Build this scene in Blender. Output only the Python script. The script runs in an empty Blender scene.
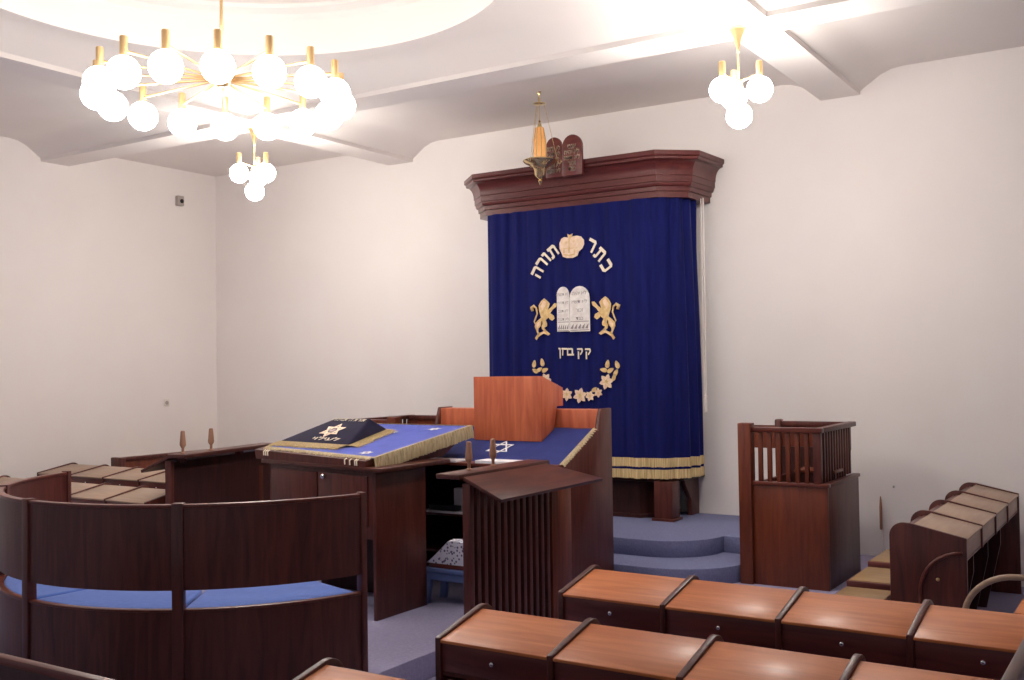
import bpy, bmesh, math, random
from mathutils import Vector, Matrix
random.seed(7)
C = bpy.context.scene.collection
PI = math.pi

# ------------------------------------------------------------------ materials
def lin(c):
    return c/12.92 if c <= .04045 else ((c+.055)/1.055)**2.4
def rgb(r, g, b):
    return (lin(r/255), lin(g/255), lin(b/255), 1)

def base_mat(name, col, rough=.5, **k):
    m = bpy.data.materials.new(name); m.use_nodes = True
    b = m.node_tree.nodes['Principled BSDF']
    b.inputs['Base Color'].default_value = col
    b.inputs['Roughness'].default_value = rough
    for n, v in k.items():
        b.inputs[n.replace('_', ' ')].default_value = v
    return m, m.node_tree, b

def mottled(name, c1, c2, scale=4, rough=.6, bump=0., stretch=(1, 1, 1), detail=5, dist=0., **k):
    m, nt, b = base_mat(name, c1, rough, **k)
    N, L = nt.nodes, nt.links
    tc = N.new('ShaderNodeTexCoord'); mp = N.new('ShaderNodeMapping')
    mp.inputs['Scale'].default_value = stretch
    nz = N.new('ShaderNodeTexNoise'); nz.inputs['Scale'].default_value = scale
    nz.inputs['Detail'].default_value = detail; nz.inputs['Distortion'].default_value = dist
    cr = N.new('ShaderNodeValToRGB')
    cr.color_ramp.elements[0].position = .3; cr.color_ramp.elements[1].position = .7
    cr.color_ramp.elements[0].color = c1; cr.color_ramp.elements[1].color = c2
    L.new(tc.outputs['Object'], mp.inputs['Vector']); L.new(mp.outputs['Vector'], nz.inputs['Vector'])
    L.new(nz.outputs['Fac'], cr.inputs['Fac']); L.new(cr.outputs['Color'], b.inputs['Base Color'])
    if bump:
        bp = N.new('ShaderNodeBump'); bp.inputs['Strength'].default_value = bump; bp.inputs['Distance'].default_value = .01
        L.new(nz.outputs['Fac'], bp.inputs['Height']); L.new(bp.outputs['Normal'], b.inputs['Normal'])
    return m

def wood(name, dark, light, grain='Z', rough=.42, coat=.12):
    s = {'X': (.9, 9, 9), 'Y': (9, .9, 9), 'Z': (9, 9, .9)}[grain]
    m = mottled(name, dark, light, scale=2.2, rough=rough, stretch=s, detail=7, dist=.9)
    b = m.node_tree.nodes['Principled BSDF']
    b.inputs['Specular IOR Level'].default_value = .35; b.inputs['Coat Weight'].default_value = coat; b.inputs['Coat Roughness'].default_value = .25
    return m

M = {}
M['wall'] = mottled('white_plaster', rgb(236, 229, 225), rgb(239, 233, 229), scale=1.5, rough=.85, bump=.02)
M['ceil'] = mottled('ceiling_paint', rgb(236, 229, 224), rgb(240, 234, 229), scale=1.2, rough=.85)
M['carpet'] = mottled('blue_grey_carpet', rgb(142, 138, 168), rgb(156, 152, 182), scale=60, rough=.95, bump=.25)
M['carpet_step'] = mottled('blue_step_carpet', rgb(108, 112, 148), rgb(122, 126, 162), scale=60, rough=.95, bump=.25)
M['dark'] = wood('dark_mahogany', rgb(68, 30, 26), rgb(100, 49, 39), 'Z')
M['darkx'] = wood('dark_mahogany_rail', rgb(62, 30, 25), rgb(92, 48, 38), 'X')
M['darky'] = wood('dark_mahogany_board', rgb(62, 30, 25), rgb(92, 48, 38), 'Y')
M['deep'] = wood('deep_mahogany', rgb(46, 19, 17), rgb(66, 31, 25), 'Z')
M['red'] = wood('red_mahogany', rgb(84, 36, 30), rgb(112, 56, 42), 'X', rough=.32)
M['ark'] = wood('ark_mahogany', rgb(78, 32, 32), rgb(98, 46, 42), 'X', rough=.3)
M['stand'] = wood('orange_brown_veneer', rgb(180, 88, 58), rgb(212, 118, 80), 'Z', rough=.4)
M['booth'] = wood('booth_veneer', rgb(90, 38, 22), rgb(122, 58, 32), 'Z', rough=.42)
M['lid'] = wood('desk_lid_veneer', rgb(186, 102, 52), rgb(212, 128, 72), 'X', rough=.5, coat=.2)
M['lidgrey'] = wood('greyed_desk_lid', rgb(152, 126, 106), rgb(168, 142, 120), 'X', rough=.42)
M['flap'] = wood('desk_flap_veneer', rgb(88, 42, 42), rgb(118, 60, 54), 'X', rough=.34)
M['tan'] = wood('tan_seat_veneer', rgb(142, 112, 76), rgb(160, 130, 92), 'X', rough=.5)
M['bent'] = wood('pale_bentwood', rgb(150, 122, 100), rgb(176, 148, 122), 'X', rough=.4)
M['peg'] = wood('pale_turned_wood', rgb(150, 106, 84), rgb(176, 132, 106), 'Z', rough=.5)
M['chrome'] = base_mat('chrome', rgb(220, 220, 226), .2, Metallic=1)[0]
M['brass'] = base_mat('brass', rgb(226, 190, 138), .38, Metallic=.85)[0]
M['gilt'] = base_mat('gilt_metal', rgb(232, 208, 156), .2, Metallic=.95)[0]
M['velvet'] = mottled('blue_velvet', rgb(14, 18, 76), rgb(18, 24, 90), scale=8, rough=.8, stretch=(3, 3, .4), Specular_IOR_Level=.15, Sheen_Weight=.3, Sheen_Roughness=.3, Sheen_Tint=(.25, .3, .8, 1))
M['navy'] = mottled('navy_velvet', rgb(20, 15, 42), rgb(28, 21, 54), scale=14, rough=.85, Specular_IOR_Level=.2, Sheen_Weight=.08)
M['cloth'] = mottled('periwinkle_cloth', rgb(112, 128, 234), rgb(124, 140, 244), scale=10, rough=.8, Sheen_Weight=.2)
M['cloth2'] = mottled('royal_blue_cloth', rgb(44, 58, 142), rgb(54, 68, 156), scale=10, rough=.8, bump=.1, Sheen_Weight=.2)
M['cushion'] = mottled('blue_upholstery', rgb(62, 96, 176), rgb(72, 106, 186), scale=30, rough=.85, Sheen_Weight=.2)
M['fringe'] = mottled('gold_fringe', rgb(176, 146, 92), rgb(236, 212, 160), scale=5, rough=.6, stretch=(24, 24, 1), bump=.4)
M['fringe_pale'] = mottled('cream_gold_fringe', rgb(202, 180, 132), rgb(250, 236, 200), scale=5, rough=.6, stretch=(24, 24, 1), bump=.4)
M['gold'] = mottled('gold_embroidery', rgb(206, 166, 104), rgb(238, 208, 150), scale=30, rough=.5)
M['cream'] = base_mat('cream_embroidery', rgb(240, 226, 200), .55)[0]
M['pinkgold'] = mottled('pink_gold_embroidery', rgb(232, 196, 160), rgb(250, 226, 200), scale=26, rough=.5)
M['silver'] = mottled('silver_embroidery', rgb(222, 214, 208), rgb(244, 240, 234), scale=20, rough=.5)
M['ink'] = base_mat('grey_stitching', rgb(150, 140, 140), .6)[0]
M['paper'] = base_mat('white_paper', rgb(236, 232, 236), .7)[0]
M['white'] = base_mat('white_thread', rgb(236, 234, 240), .6)[0]
M['black'] = base_mat('black_cover', rgb(28, 28, 36), .5)[0]
M['grey'] = base_mat('grey_plastic', rgb(170, 160, 152), .5)[0]
M['plate'] = base_mat('white_plastic', rgb(226, 216, 208), .45)[0]
M['stool'] = mottled('blue_paint', rgb(88, 108, 158), rgb(98, 118, 170), scale=8, rough=.45)
m, nt, b = base_mat('patterned_cotton', rgb(222, 222, 236), .8)
vo = nt.nodes.new('ShaderNodeTexVoronoi'); vo.inputs['Scale'].default_value = 42
cr = nt.nodes.new('ShaderNodeValToRGB')
cr.color_ramp.elements[0].position = .3; cr.color_ramp.elements[1].position = .42
cr.color_ramp.elements[0].color = rgb(96, 92, 130); cr.color_ramp.elements[1].color = rgb(224, 224, 238)
tc = nt.nodes.new('ShaderNodeTexCoord'); nt.links.new(tc.outputs['Object'], vo.inputs['Vector'])
nt.links.new(vo.outputs['Distance'], cr.inputs['Fac']); nt.links.new(cr.outputs['Color'], b.inputs['Base Color'])
M['pattern'] = m
for key, name, glow in (('globe', 'lit_opal_glass', 21), ('globe_p', 'lit_opal_glass_pendant', 80)):
    m, nt, b = base_mat(name, (1, .95, .9, 1), .3)
    b.inputs['Emission Color'].default_value = (1, .945, .885, 1); b.inputs['Emission Strength'].default_value = glow
    M[key] = m
m, nt, b = base_mat('amber_glass', rgb(236, 176, 110), .25)
b.inputs['Emission Color'].default_value = rgb(255, 170, 80); b.inputs['Emission Strength'].default_value = .16
M['amber'] = m

# ------------------------------------------------------------------ builder
class MB:
    """collects shapes in world coordinates; build() links them as one mesh object"""
    def __init__(s): s.bm = bmesh.new()
    def _add(s, verts, faces):
        vs = [s.bm.verts.new(v) for v in verts]
        for f in faces:
            try: s.bm.faces.new([vs[i] for i in f])
            except ValueError: pass
        return vs
    def box(s, x0, x1, y0, y1, z0, z1, bev=0., mat=None):
        b2 = bmesh.new()
        bmesh.ops.create_cube(b2, size=1)
        for v in b2.verts:
            v.co = Vector(((x0+x1)/2+v.co.x*(x1-x0), (y0+y1)/2+v.co.y*(y1-y0), (z0+z1)/2+v.co.z*(z1-z0)))
        if bev: bmesh.ops.bevel(b2, geom=b2.edges[:], offset=bev, segments=2, affect='EDGES', profile=.5)
        s.merge(b2, mat); return s
    def merge(s, b2, mat=None):
        if mat is not None: bmesh.ops.transform(b2, matrix=mat, verts=b2.verts)
        me = bpy.data.meshes.new('t'); b2.to_mesh(me); b2.free(); s.bm.from_mesh(me); bpy.data.meshes.remove(me)
    def prism(s, poly, d, bev=0.):
        """poly: list of 3D points (planar), extruded by vector d"""
        b2 = bmesh.new()
        lo = [b2.verts.new(p) for p in poly]; hi = [b2.verts.new(Vector(p)+Vector(d)) for p in poly]
        n = len(poly)
        b2.faces.new(lo); b2.faces.new(hi[::-1])
        for i in range(n): b2.faces.new((lo[i], hi[i], hi[(i+1) % n], lo[(i+1) % n]))
        bmesh.ops.recalc_face_normals(b2, faces=b2.faces)
        if bev: bmesh.ops.bevel(b2, geom=b2.edges[:], offset=bev, segments=2, affect='EDGES', profile=.5)
        s.merge(b2); return s
    def tube(s, path, r, n=10, closed=False):
        P = [Vector(p) for p in path]; rs = r if isinstance(r, (list, tuple)) else [r]*len(P)
        rings = []; up = None
        for i, p in enumerate(P):
            if closed: t = P[(i+1) % len(P)]-P[i-1]
            else: t = P[min(i+1, len(P)-1)]-P[max(i-1, 0)]
            t.normalize()
            if up is None:
                a = Vector((0, 0, 1)) if abs(t.z) < .9 else Vector((1, 0, 0)); up = (a-t*a.dot(t)).normalized()
            else: up = (up-t*up.dot(t)).normalized()
            w = t.cross(up)
            rings.append([s.bm.verts.new(p+(up*math.cos(2*PI*k/n)+w*math.sin(2*PI*k/n))*rs[i]) for k in range(n)])
        m = len(rings)
        for i in range(m if closed else m-1):
            a, b = rings[i], rings[(i+1) % m]
            for k in range(n): s.bm.faces.new((a[k], a[(k+1) % n], b[(k+1) % n], b[k]))
        if not closed:
            s.bm.faces.new(rings[0][::-1]); s.bm.faces.new(rings[-1])
        return s
    def lathe(s, prof, c, n=24):
        """prof: (radius, z) pairs, from bottom to top, about a vertical axis at c"""
        rings = []
        for r, z in prof:
            rings.append([s.bm.verts.new((c[0]+r*math.cos(2*PI*k/n), c[1]+r*math.sin(2*PI*k/n), c[2]+z)) for k in range(n)])
        for a, b in zip(rings, rings[1:]):
            for k in range(n): s.bm.faces.new((a[k], a[(k+1) % n], b[(k+1) % n], b[k]))
        s.bm.faces.new(rings[0][::-1]); s.bm.faces.new(rings[-1]); return s
    def ball(s, c, r, n=24, sz=1):
        b2 = bmesh.new(); bmesh.ops.create_uvsphere(b2, u_segments=n, v_segments=n*2//3, radius=r)
        bmesh.ops.scale(b2, vec=(1, 1, sz), verts=b2.verts)
        s.merge(b2, Matrix.Translation(c)); return s
    def arc(s, c, r0, r1, z0, z1, a0, a1, n=24, bev=0.):
        b2 = bmesh.new(); R = []
        for i in range(n+1):
            a = math.radians(a0+(a1-a0)*i/n); ca, sa = math.cos(a), math.sin(a)
            R.append([b2.verts.new((c[0]+r*ca, c[1]+r*sa, z)) for r, z in ((r0, z0), (r1, z0), (r1, z1), (r0, z1))])
        for a, b in zip(R, R[1:]):
            for k in range(4): b2.faces.new((a[k], a[(k+1) % 4], b[(k+1) % 4], b[k]))
        b2.faces.new(R[0][::-1]); b2.faces.new(R[-1])
        bmesh.ops.recalc_face_normals(b2, faces=b2.faces)
        if bev:
            ed = [e for e in b2.edges if e.calc_face_angle(0) > .9]
            bmesh.ops.bevel(b2, geom=ed, offset=bev, segments=2, affect='EDGES', profile=.5)
        s.merge(b2); return s
    def grid(s, f, nu, nv):
        V = [[s.bm.verts.new(f(i/nu, j/nv)) for j in range(nv+1)] for i in range(nu+1)]
        for i in range(nu):
            for j in range(nv): s.bm.faces.new((V[i][j], V[i+1][j], V[i+1][j+1], V[i][j+1]))
        return V
    def build(s, name, mat, parent=None, smooth=False, angle=40, recalc=True, local=False):
        if recalc: bmesh.ops.recalc_face_normals(s.bm, faces=s.bm.faces)
        me = bpy.data.meshes.new(name)
        if parent is not None and not local:
            root = parent
            while root.parent: root = root.parent
            mw = Matrix.Translation(root.location) @ root.rotation_euler.to_matrix().to_4x4()
            bmesh.ops.transform(s.bm, matrix=mw.inverted(), verts=s.bm.verts)
        s.bm.to_mesh(me); s.bm.free()
        me.materials.append(M[mat] if isinstance(mat, str) else mat)
        for p in me.polygons: p.use_smooth = True
        me.set_sharp_from_angle(angle=math.radians(180 if smooth else angle))
        o = bpy.data.objects.new(name, me); C.objects.link(o)
        if parent is not None: o.parent = parent
        return o

def thing(name, label, cat, loc=(0, 0, 0), rz=0, group=None):
    o = bpy.data.objects.new(name, None); C.objects.link(o)
    o.empty_display_size = .1; o.location = loc; o.rotation_euler = (0, 0, rz)
    return tag(o, label, cat, group)
def tag(o, label, cat, group=None, kind=None):
    o['label'] = label; o['category'] = cat
    if group: o['group'] = group
    if kind: o['kind'] = kind
    return o
def struct(name, mb, mat, **k):
    o = mb.build(name, mat, **k); o['kind'] = 'structure'; return o
def dup(root, loc, label, rz=None):
    def cp(o, par):
        c = o.copy(); C.objects.link(c); c.parent = par
        for ch in list(o.children): cp(ch, c)
        return c
    kids = list(root.children)
    r = root.copy(); C.objects.link(r); r.location = loc; r['label'] = label
    if rz is not None: r.rotation_euler = (0, 0, rz)
    for ch in kids: cp(ch, r)
    return r

# ------------------------------------------------------------------ the room
YW, XL, XR, YR = 9.70, -10.95, 3.6, -3.0
ZC, ZB = 4.56, 4.355
struct('floor', MB().box(XL-.3, XR+.3, YR, YW+.3, -.1, 0), 'carpet')
struct('wall_back', MB().box(XL-.3, XR+.3, YW, YW+.3, 0, 5.3), 'wall')
struct('wall_left', MB().box(XL-.3, XL, YR, YW, 0, 5.3), 'wall')
struct('wall_right', MB().box(XR, XR+.3, YR, YW, 0, 5.3), 'wall')

# ceiling: flat bays between flared beams, with a round recess in the middle bay
BX, BY = (-7.74, -2.56), (7.30, 1.98)
prof = [(-.56, 0), (-.46, .012), (-.36, .05), (-.27, .11), (-.185, .165), (-.18, ZC-ZB), (.18, ZC-ZB), (.185, .165), (.27, .11), (.36, .05), (.46, .012), (.56, 0)]
def cuts(lo, hi, centres):
    L = [(lo, 0), (hi, 0)]
    for c in centres: L += [(c+o, d) for o, d in prof]
    return sorted(L)
def beam_ceiling():
    mb = MB()
    xs = cuts(XL-.1, XR+.1, BX); ys = cuts(YR, YW+.1, BY)
    V = [[mb.bm.verts.new((x, y, ZC-max(dx, dy))) for y, dy in ys] for x, dx in xs]
    cx0, cx1, cy0, cy1 = BX[0]+.56, BX[1]-.56, BY[1]+.56, BY[0]-.56
    for i in range(len(xs)-1):
        for j in range(len(ys)-1):
            xm, ym = (xs[i][0]+xs[i+1][0])/2, (ys[j][0]+ys[j+1][0])/2
            if cx0 < xm < cx1 and cy0 < ym < cy1: continue
            q = (V[i][j], V[i+1][j], V[i+1][j+1], V[i][j+1])
            zs = [v.co.z for v in q]
            if abs(zs[0]+zs[2]-zs[1]-zs[3]) > 1e-5:      # mitre cells: split along the crease
                a, b, c, d = q
                if abs(zs[0]-zs[2]) > abs(zs[1]-zs[3]) or abs(zs[1]-zs[3]) < 1e-6:
                    mb.bm.faces.new((a, b, c)); mb.bm.faces.new((a, c, d))
                else:
                    mb.bm.faces.new((a, b, d)); mb.bm.faces.new((b, c, d))
            else: mb.bm.faces.new(q)
    # middle bay: flat ring around the circular opening, lip, coved wall and upper disc
    cx, cy, R, n = -5.16, 4.63, 1.88, 96
    def rect(a):
        dx, dy = math.cos(a), math.sin(a)
        t = min(((cx1-cx)/dx if dx > 1e-9 else (cx0-cx)/dx if dx < -1e-9 else 1e9), ((cy1-cy)/dy if dy > 1e-9 else (cy0-cy)/dy if dy < -1e-9 else 1e9))
        return (cx+dx*t, cy+dy*t, ZC)
    angs = sorted([2*PI*k/n for k in range(n)]+[math.atan2(y-cy, x-cx) % (2*PI) for x in (cx0, cx1) for y in (cy0, cy1)])
    lay = [[mb.bm.verts.new(rect(a)) for a in angs]]
    for r, z in ((R+.05, ZC), (R+.045, ZC-.035), (R+.0, ZC-.035), (R-.005, ZC+.1), (R-.015, ZC+.25), (R-.05, ZC+.29), (R-.12, ZC+.32), (R-.13, ZC+.35), (R-.5, ZC+.37), (.3, ZC+.37), (.01, ZC+.37)):
        lay.append([mb.bm.verts.new((cx+r*math.cos(a), cy+r*math.sin(a), z)) for a in angs])
    m_ = len(angs)
    for a, b in zip(lay, lay[1:]):
        for k in range(m_): mb.bm.faces.new((a[k], a[(k+1) % m_], b[(k+1) % m_], b[k]))
    mb.bm.faces.new(lay[-1])
    bmesh.ops.remove_doubles(mb.bm, verts=mb.bm.verts, dist=1e-4)
    return mb
struct('ceiling', beam_ceiling(), 'ceil', angle=22)

# platform and the rounded carpeted steps
PF, S1, S2 = .16, .30, .44
plat = [(-8.2, 3.2), (-3.925, 3.2), (-3.925, 7.0), (-2.22, 7.6), (-2.22, YW), (-8.6, YW), (-8.6, 7.2), (-8.2, 6.8)]
struct('floor_platform', MB().prism([(x, y, 0) for x, y in plat], (0, 0, PF), bev=.008), 'carpet')
def step_poly(yf, xr, rc, yj, xe):
    p = [(-6.42, YW-.005), (-6.42, yf+rc)] + [(-6.42+rc-rc*math.cos(a), yf+rc-rc*math.sin(a)) for a in [PI/2*k/10 for k in range(1, 11)]]
    p += [(xr-rc+rc*math.sin(a), yf+rc-rc*math.cos(a)) for a in [PI/2*k/14 for k in range(15)]]
    p += [(xr, yj), (xe, yj), (xe, YW-.005)]
    return p
st = thing('altar_steps', 'two blue carpeted rounded steps in front of the ark', 'steps', (-5.1, 8.0, PF)); 
MB().prism([(x, y, PF) for x, y in step_poly(7.585, -2.97, .62, 8.4, -2.88)], (0, 0, S1-PF), bev=.008).build('lower_step', 'carpet_step', st, angle=30)
MB().prism([(x, y, S1) for x, y in step_poly(8.0, -3.31, .5, 8.49, -2.9)], (0, 0, S2-S1), bev=.008).build('upper_step', 'carpet_step', st, angle=30)

# ------------------------------------------------------------------ lamps
RH, TC = Vector((.8422, .5390, 0)), Vector((.5385, -.8422, 0))
def chandelier():
    c = Vector((-5.16, 4.63, 3.80))
    t = thing('chandelier', 'large round brass chandelier with a ring of sixteen lit white globes', 'chandelier', c)
    MB().tube([c, c+Vector((0, 0, ZC+.37-3.8))], .011, 10).build('stem', 'brass', t, smooth=True)
    MB().lathe([(.02, -.05), (.05, -.04), (.06, 0), (.05, .04), (.02, .06)], c, 20).build('hub', 'brass', t, smooth=True)
    MB().lathe([(.012, 1.03), (.03, 1.06), (.07, 1.125), (.07, 1.13)], c, 20).build('ceiling_rose', 'brass', t, smooth=True)
    R = .76
    for i in range(16):
        a = .242+2*PI*i/16
        d = RH*math.sin(a)+TC*math.cos(a); p = c+d*R
        z = -.005
        ar = MB().tube([c+d*.04, c+d*(R-.02)+Vector((0, 0, z))], .0085, 8).build('arm', 'brass', t, smooth=True)
        MB().lathe([(.012, -.05), (.023, -.045), (.023, .075), (.02, .08), (.004, .08)], p, 16).build('socket_sleeve', 'brass', ar, angle=30)
        MB().ball(p+Vector((0, 0, -.135)), .098, 28).build('globe', 'globe', ar, smooth=True)
chandelier()
def pendant(c, label):
    c = Vector(c)
    t = thing('pendant_lamp', label, 'lamp', c, 0, 'brass pendants where the ceiling beams cross')
    MB().lathe([(.008, -.19), (.012, -.15), (.03, -.08), (.055, -.025), (.066, 0), (.06, .0)], c, 22).build('canopy', 'brass', t, smooth=True)
    MB().tube([c+Vector((0, 0, -.17)), c+Vector((0, 0, -.42))], .008, 10).build('stem', 'brass', t, smooth=True)
    MB().lathe([(.018, -.45), (.03, -.44), (.03, -.40), (.018, -.385)], c, 16).build('hub', 'brass', t, smooth=True)
    for i in range(3):
        a = PI/2+2*PI*i/3+PI*1.0
        d = RH*math.cos(a)-TC*math.sin(a)*1
        a2 = (0, 2*PI/3*1.0, -2*PI/3*1.0)[i]
        d = -TC*math.cos(a2)+RH*math.sin(a2)
        p = c+d*.155+Vector((0, 0, -.36))
        ar = MB().tube([c+Vector((0, 0, -.40)), p], .008, 8).build('arm', 'brass', t, smooth=True)
        MB().lathe([(.012, -.06), (.024, -.055), (.024, .085), (.02, .09), (.004, .09)], p, 16).build('socket_sleeve', 'brass', ar, angle=30)
        MB().ball(p+Vector((0, 0, -.115)), .093, 28).build('globe', 'globe_p', ar, smooth=True)
    ar = MB().tube([c+Vector((0, 0, -.43)), c+Vector((0, 0, -.56))], .012, 8).build('drop', 'brass', t, smooth=True)
    MB().ball(c+Vector((0, 0, -.645)), .093, 28).build('globe', 'globe_p', ar, smooth=True)
    return t
pr0 = pendant((-2.63, 7.22, ZB), 'brass pendant of four lit globes near the right end of the ark')
dup(pr0, (-7.75, 7.37, ZB), 'smaller-looking brass pendant of four lit globes hanging below the large chandelier')

def eternal_light():
    c = Vector((-5.115, 8.55, 3.90))
    t = thing('hanging_lamp', 'gilt eternal light with amber candle glass on thin chains before the ark', 'hanging lamp', c)
    z0 = -c.z
    MB().lathe([(.006, .60), (.009, .62), (.012, .645), (.022, .66)], c, 14).build('ceiling_hook', 'gilt', t)
    MB().tube([c+Vector((0, 0, .61)), c+Vector((0, 0, .36))], .004, 6).build('chain', 'gilt', t)
    MB().lathe([(.02, .535), (.062, .54), (.062, .548), (.012, .556), (.012, .60), (.005, .61)], c, 16).build('crown_disc', 'gilt', t)
    MB().lathe([(.02, .30), (.03, .31), (.018, .34), (.01, .36), (.016, .375), (.004, .39)], c, 14).build('cap', 'gilt', t)
    MB().lathe([(.055, 0), (.06, .02), (.06, .19), (.045, .21), (.04, .31), (.02, .32)], c, 18).build('candle_glass', 'amber', t)
    for k in range(8):
        a = 2*PI*k/8
        MB().tube([c+Vector((.061*math.cos(a), .061*math.sin(a), 0)), c+Vector((.061*math.cos(a), .061*math.sin(a), .19)), c+Vector((.04*math.cos(a), .04*math.sin(a), .31))], .004, 6).build('rib', 'gilt', t)
    MB().lathe([(.004, -.245), (.014, -.225), (.022, -.205), (.012, -.19), (.03, -.175), (.055, -.15), (.06, -.10), (.075, -.075), (.11, -.05), (.15, -.03), (.168, -.01), (.16, .0), (.05, -.005)], c, 28).build('bowl', 'gilt', t, angle=50)
    for k in range(3):
        a = 2*PI*k/3+.5
        p = c+Vector((.165*math.cos(a), .165*math.sin(a), 0))
        MB().tube([p, c+Vector((.05*math.cos(a), .05*math.sin(a), .53))], .0028, 6).build('chain', 'gilt', t)
        q = c+Vector((.17*math.cos(a), .17*math.sin(a), -.02))
        w = Vector((math.cos(a), math.sin(a), 0))
        MB().tube([q+w*.016*(1-math.cos(x))+Vector((0, 0, .016*math.sin(x)-.005)) for x in [2*PI*j/12 for j in range(12)]], .003, 6, closed=True).build('handle_ring', 'gilt', t)
eternal_light()

# ------------------------------------------------------------------ text helper
def text_polys(s, size):
    c = bpy.data.curves.new('t', 'FONT'); c.body = s[::-1] if any('\u0590' < ch < '\u05ff' for ch in s) else s
    c.size = size; c.align_x = 'CENTER'; c.resolution_u = 2
    o = bpy.data.objects.new('t', c); C.objects.link(o)
    dg = bpy.context.evaluated_depsgraph_get()
    me = bpy.data.meshes.new_from_object(o.evaluated_get(dg))
    vs = [v.co.copy() for v in me.vertices]; fs = [list(p.vertices) for p in me.polygons]
    bpy.data.objects.remove(o); bpy.data.curves.remove(c); bpy.data.meshes.remove(me)
    if vs:
        x = (min(v.x for v in vs)+max(v.x for v in vs))/2
        for v in vs: v.x -= x
    return vs, fs
def put_text(mb, s, size, fn, bold=0.):
    """fn maps local text (x, y) to a world point; bold adds shifted copies for thickness"""
    vs, fs = text_polys(s, size)
    for dx, dy in ((0, 0),) if not bold else ((0, 0), (bold, 0), (-bold, 0), (0, bold), (0, -bold)):
        mb._add([fn(v.x+dx, v.y+dy) for v in vs], fs)

# ------------------------------------------------------------------ the ark
def offset_path(path, o):
    out = []; n = len(path)
    for i, p in enumerate(path):
        p = Vector(p); ns = []
        for a, b in ((i-1, i), (i, i+1)):
            if a < 0 or b >= n: continue
            d = (Vector(path[b])-Vector(path[a])).normalized(); ns.append(Vector((d.y, -d.x)))
        if len(ns) == 1: out.append(p+ns[0]*o)
        else:
            m_ = (ns[0]+ns[1]).normalized(); out.append(p+m_*(o/m_.dot(ns[0])))
    return out
AP = [(-6.27, YW-.005), (-6.25, 9.20), (-6.06, 9.02), (-4.115, 9.02), (-3.885, 9.215), (-3.86, YW-.005)]
def sweep(mb, path, prof_, closed_top=True):
    rows = [[mb.bm.verts.new((p.x, p.y, z)) for p in offset_path(path, o)] for o, z in prof_]
    for a, b in zip(rows, rows[1:]):
        for k in range(len(a)-1): mb.bm.faces.new((a[k], a[k+1], b[k+1], b[k]))
    mb.bm.faces.new(rows[0]); mb.bm.faces.new(rows[-1])
ark = thing('torah_ark', 'tall mahogany ark with a heavy moulded cornice standing on the carpeted steps', 'ark', (-5.1, 9.02, S2))
mb = MB(); sweep(mb, [(-5.97, YW-.005), (-5.97, 9.12), (-4.2, 9.10), (-4.07, 9.27), (-4.06, YW-.005)], [(0, .80), (0, 3.56)]); mb.build('body', 'ark', ark, angle=20)
mb = MB()
cor = [(.0, 3.50), (.012, 3.50), (.012, 3.555), (.028, 3.56), (.03, 3.60), (.045, 3.605), (.055, 3.625), (.055, 3.64), (.066, 3.645), (.066, 3.70), (.074, 3.705)]
cor += [(.074+.075*(1-math.cos(a)), 3.715+.125*math.sin(a)) for a in [PI/2*k/8 for k in range(9)]]
cor += [(.152, 3.845), (.152, 3.865), (.165, 3.872), (.17, 3.88), (.17, 3.915), (.165, 3.92)]
sweep(mb, AP, cor); mb.build('cornice', 'ark', ark, angle=28)
mb = MB(); sweep(mb, [(-6.1, YW-.005), (-6.1, 9.15), (-6.0, 9.04), (-4.15, 9.04), (-4.0, 9.25), (-3.97, YW-.005)], [(-.0, .80), (.01, .805), (.01, .835), (-.02, .84), (-.06, .86)]); mb.build('base_ledge', 'deep', ark, angle=20)
mb = MB(); sweep(mb, [(-6.05, YW-.005), (-6.05, 9.30), (-5.95, 9.13), (-4.40, 9.13), (-4.24, 9.28), (-4.24, YW-.005)], [(.02, S2), (.02, S2+.03), (0, S2+.04), (0, .81)]); mb.build('plinth', 'deep', ark, angle=20)
for x in (-6.05, -4.20):
    MB().box(x, x+.185, 9.02, 9.2, S2+.02, .81, .004).box(x-.02, x+.205, 9.0, 9.22, S2, S2+.025, .004).build('pillar', 'dark', ark)
for x in (-6.09, -4.07):
    MB().prism([(x, 9.5, S2), (x, YW-.005, S2), (x, YW-.005, .81), (x, 9.34, .81), (x, 9.36, .76), (x, 9.44, .66), (x, 9.5, .60)], (.045, 0, 0), .003).build('bracket', 'dark', ark)

# velvet curtain
CP = [(-6.05, 9.45), (-6.055, 9.20), (-6.065, 9.07), (-6.03, 9.0), (-5.1, 8.985), (-4.22, 9.0), (-4.04, 9.09), (-3.945, 9.24), (-3.918, 9.40), (-3.93, 9.50)]
def cpath(n):
    P = [Vector(p) for p in CP]; L = [0]
    for a, b in zip(P, P[1:]): L.append(L[-1]+(b-a).length)
    out = []
    for i in range(n+1):
        s_ = L[-1]*i/n
        k = max(j for j in range(len(L)-1) if L[j] <= s_+1e-9)
        f = (s_-L[k])/(L[k+1]-L[k]); p = P[k].lerp(P[k+1], f); d = (P[k+1]-P[k]).normalized()
        out.append((s_, p, Vector((d.y, -d.x))))
    for _ in range(4):
        out = [out[0]]+[(out[i][0], (out[i-1][1]+out[i][1]*2+out[i+1][1])/4, (out[i-1][2]+out[i][2]*2+out[i+1][2]).normalized()) for i in range(1, n)]+[out[-1]]
    return out
def pleat(s_, p, z):
    e = max(0, min(1, (abs(p.x+5.05)-.45)/.35))
    amp = (.0095+.028*e)*(.92+.08*(3.5-z)/2.6)*(.75+.25*math.sin(s_*7+1))
    q = 2*abs(math.sin(s_*18+1.6*math.sin(s_*4.1+.2*z)+.12*z))**.9-1
    return amp*(q+.45*math.sin(s_*47+1.3+.6*math.sin(z*1.1)))
NP = 260
CPTS = cpath(NP)
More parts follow.
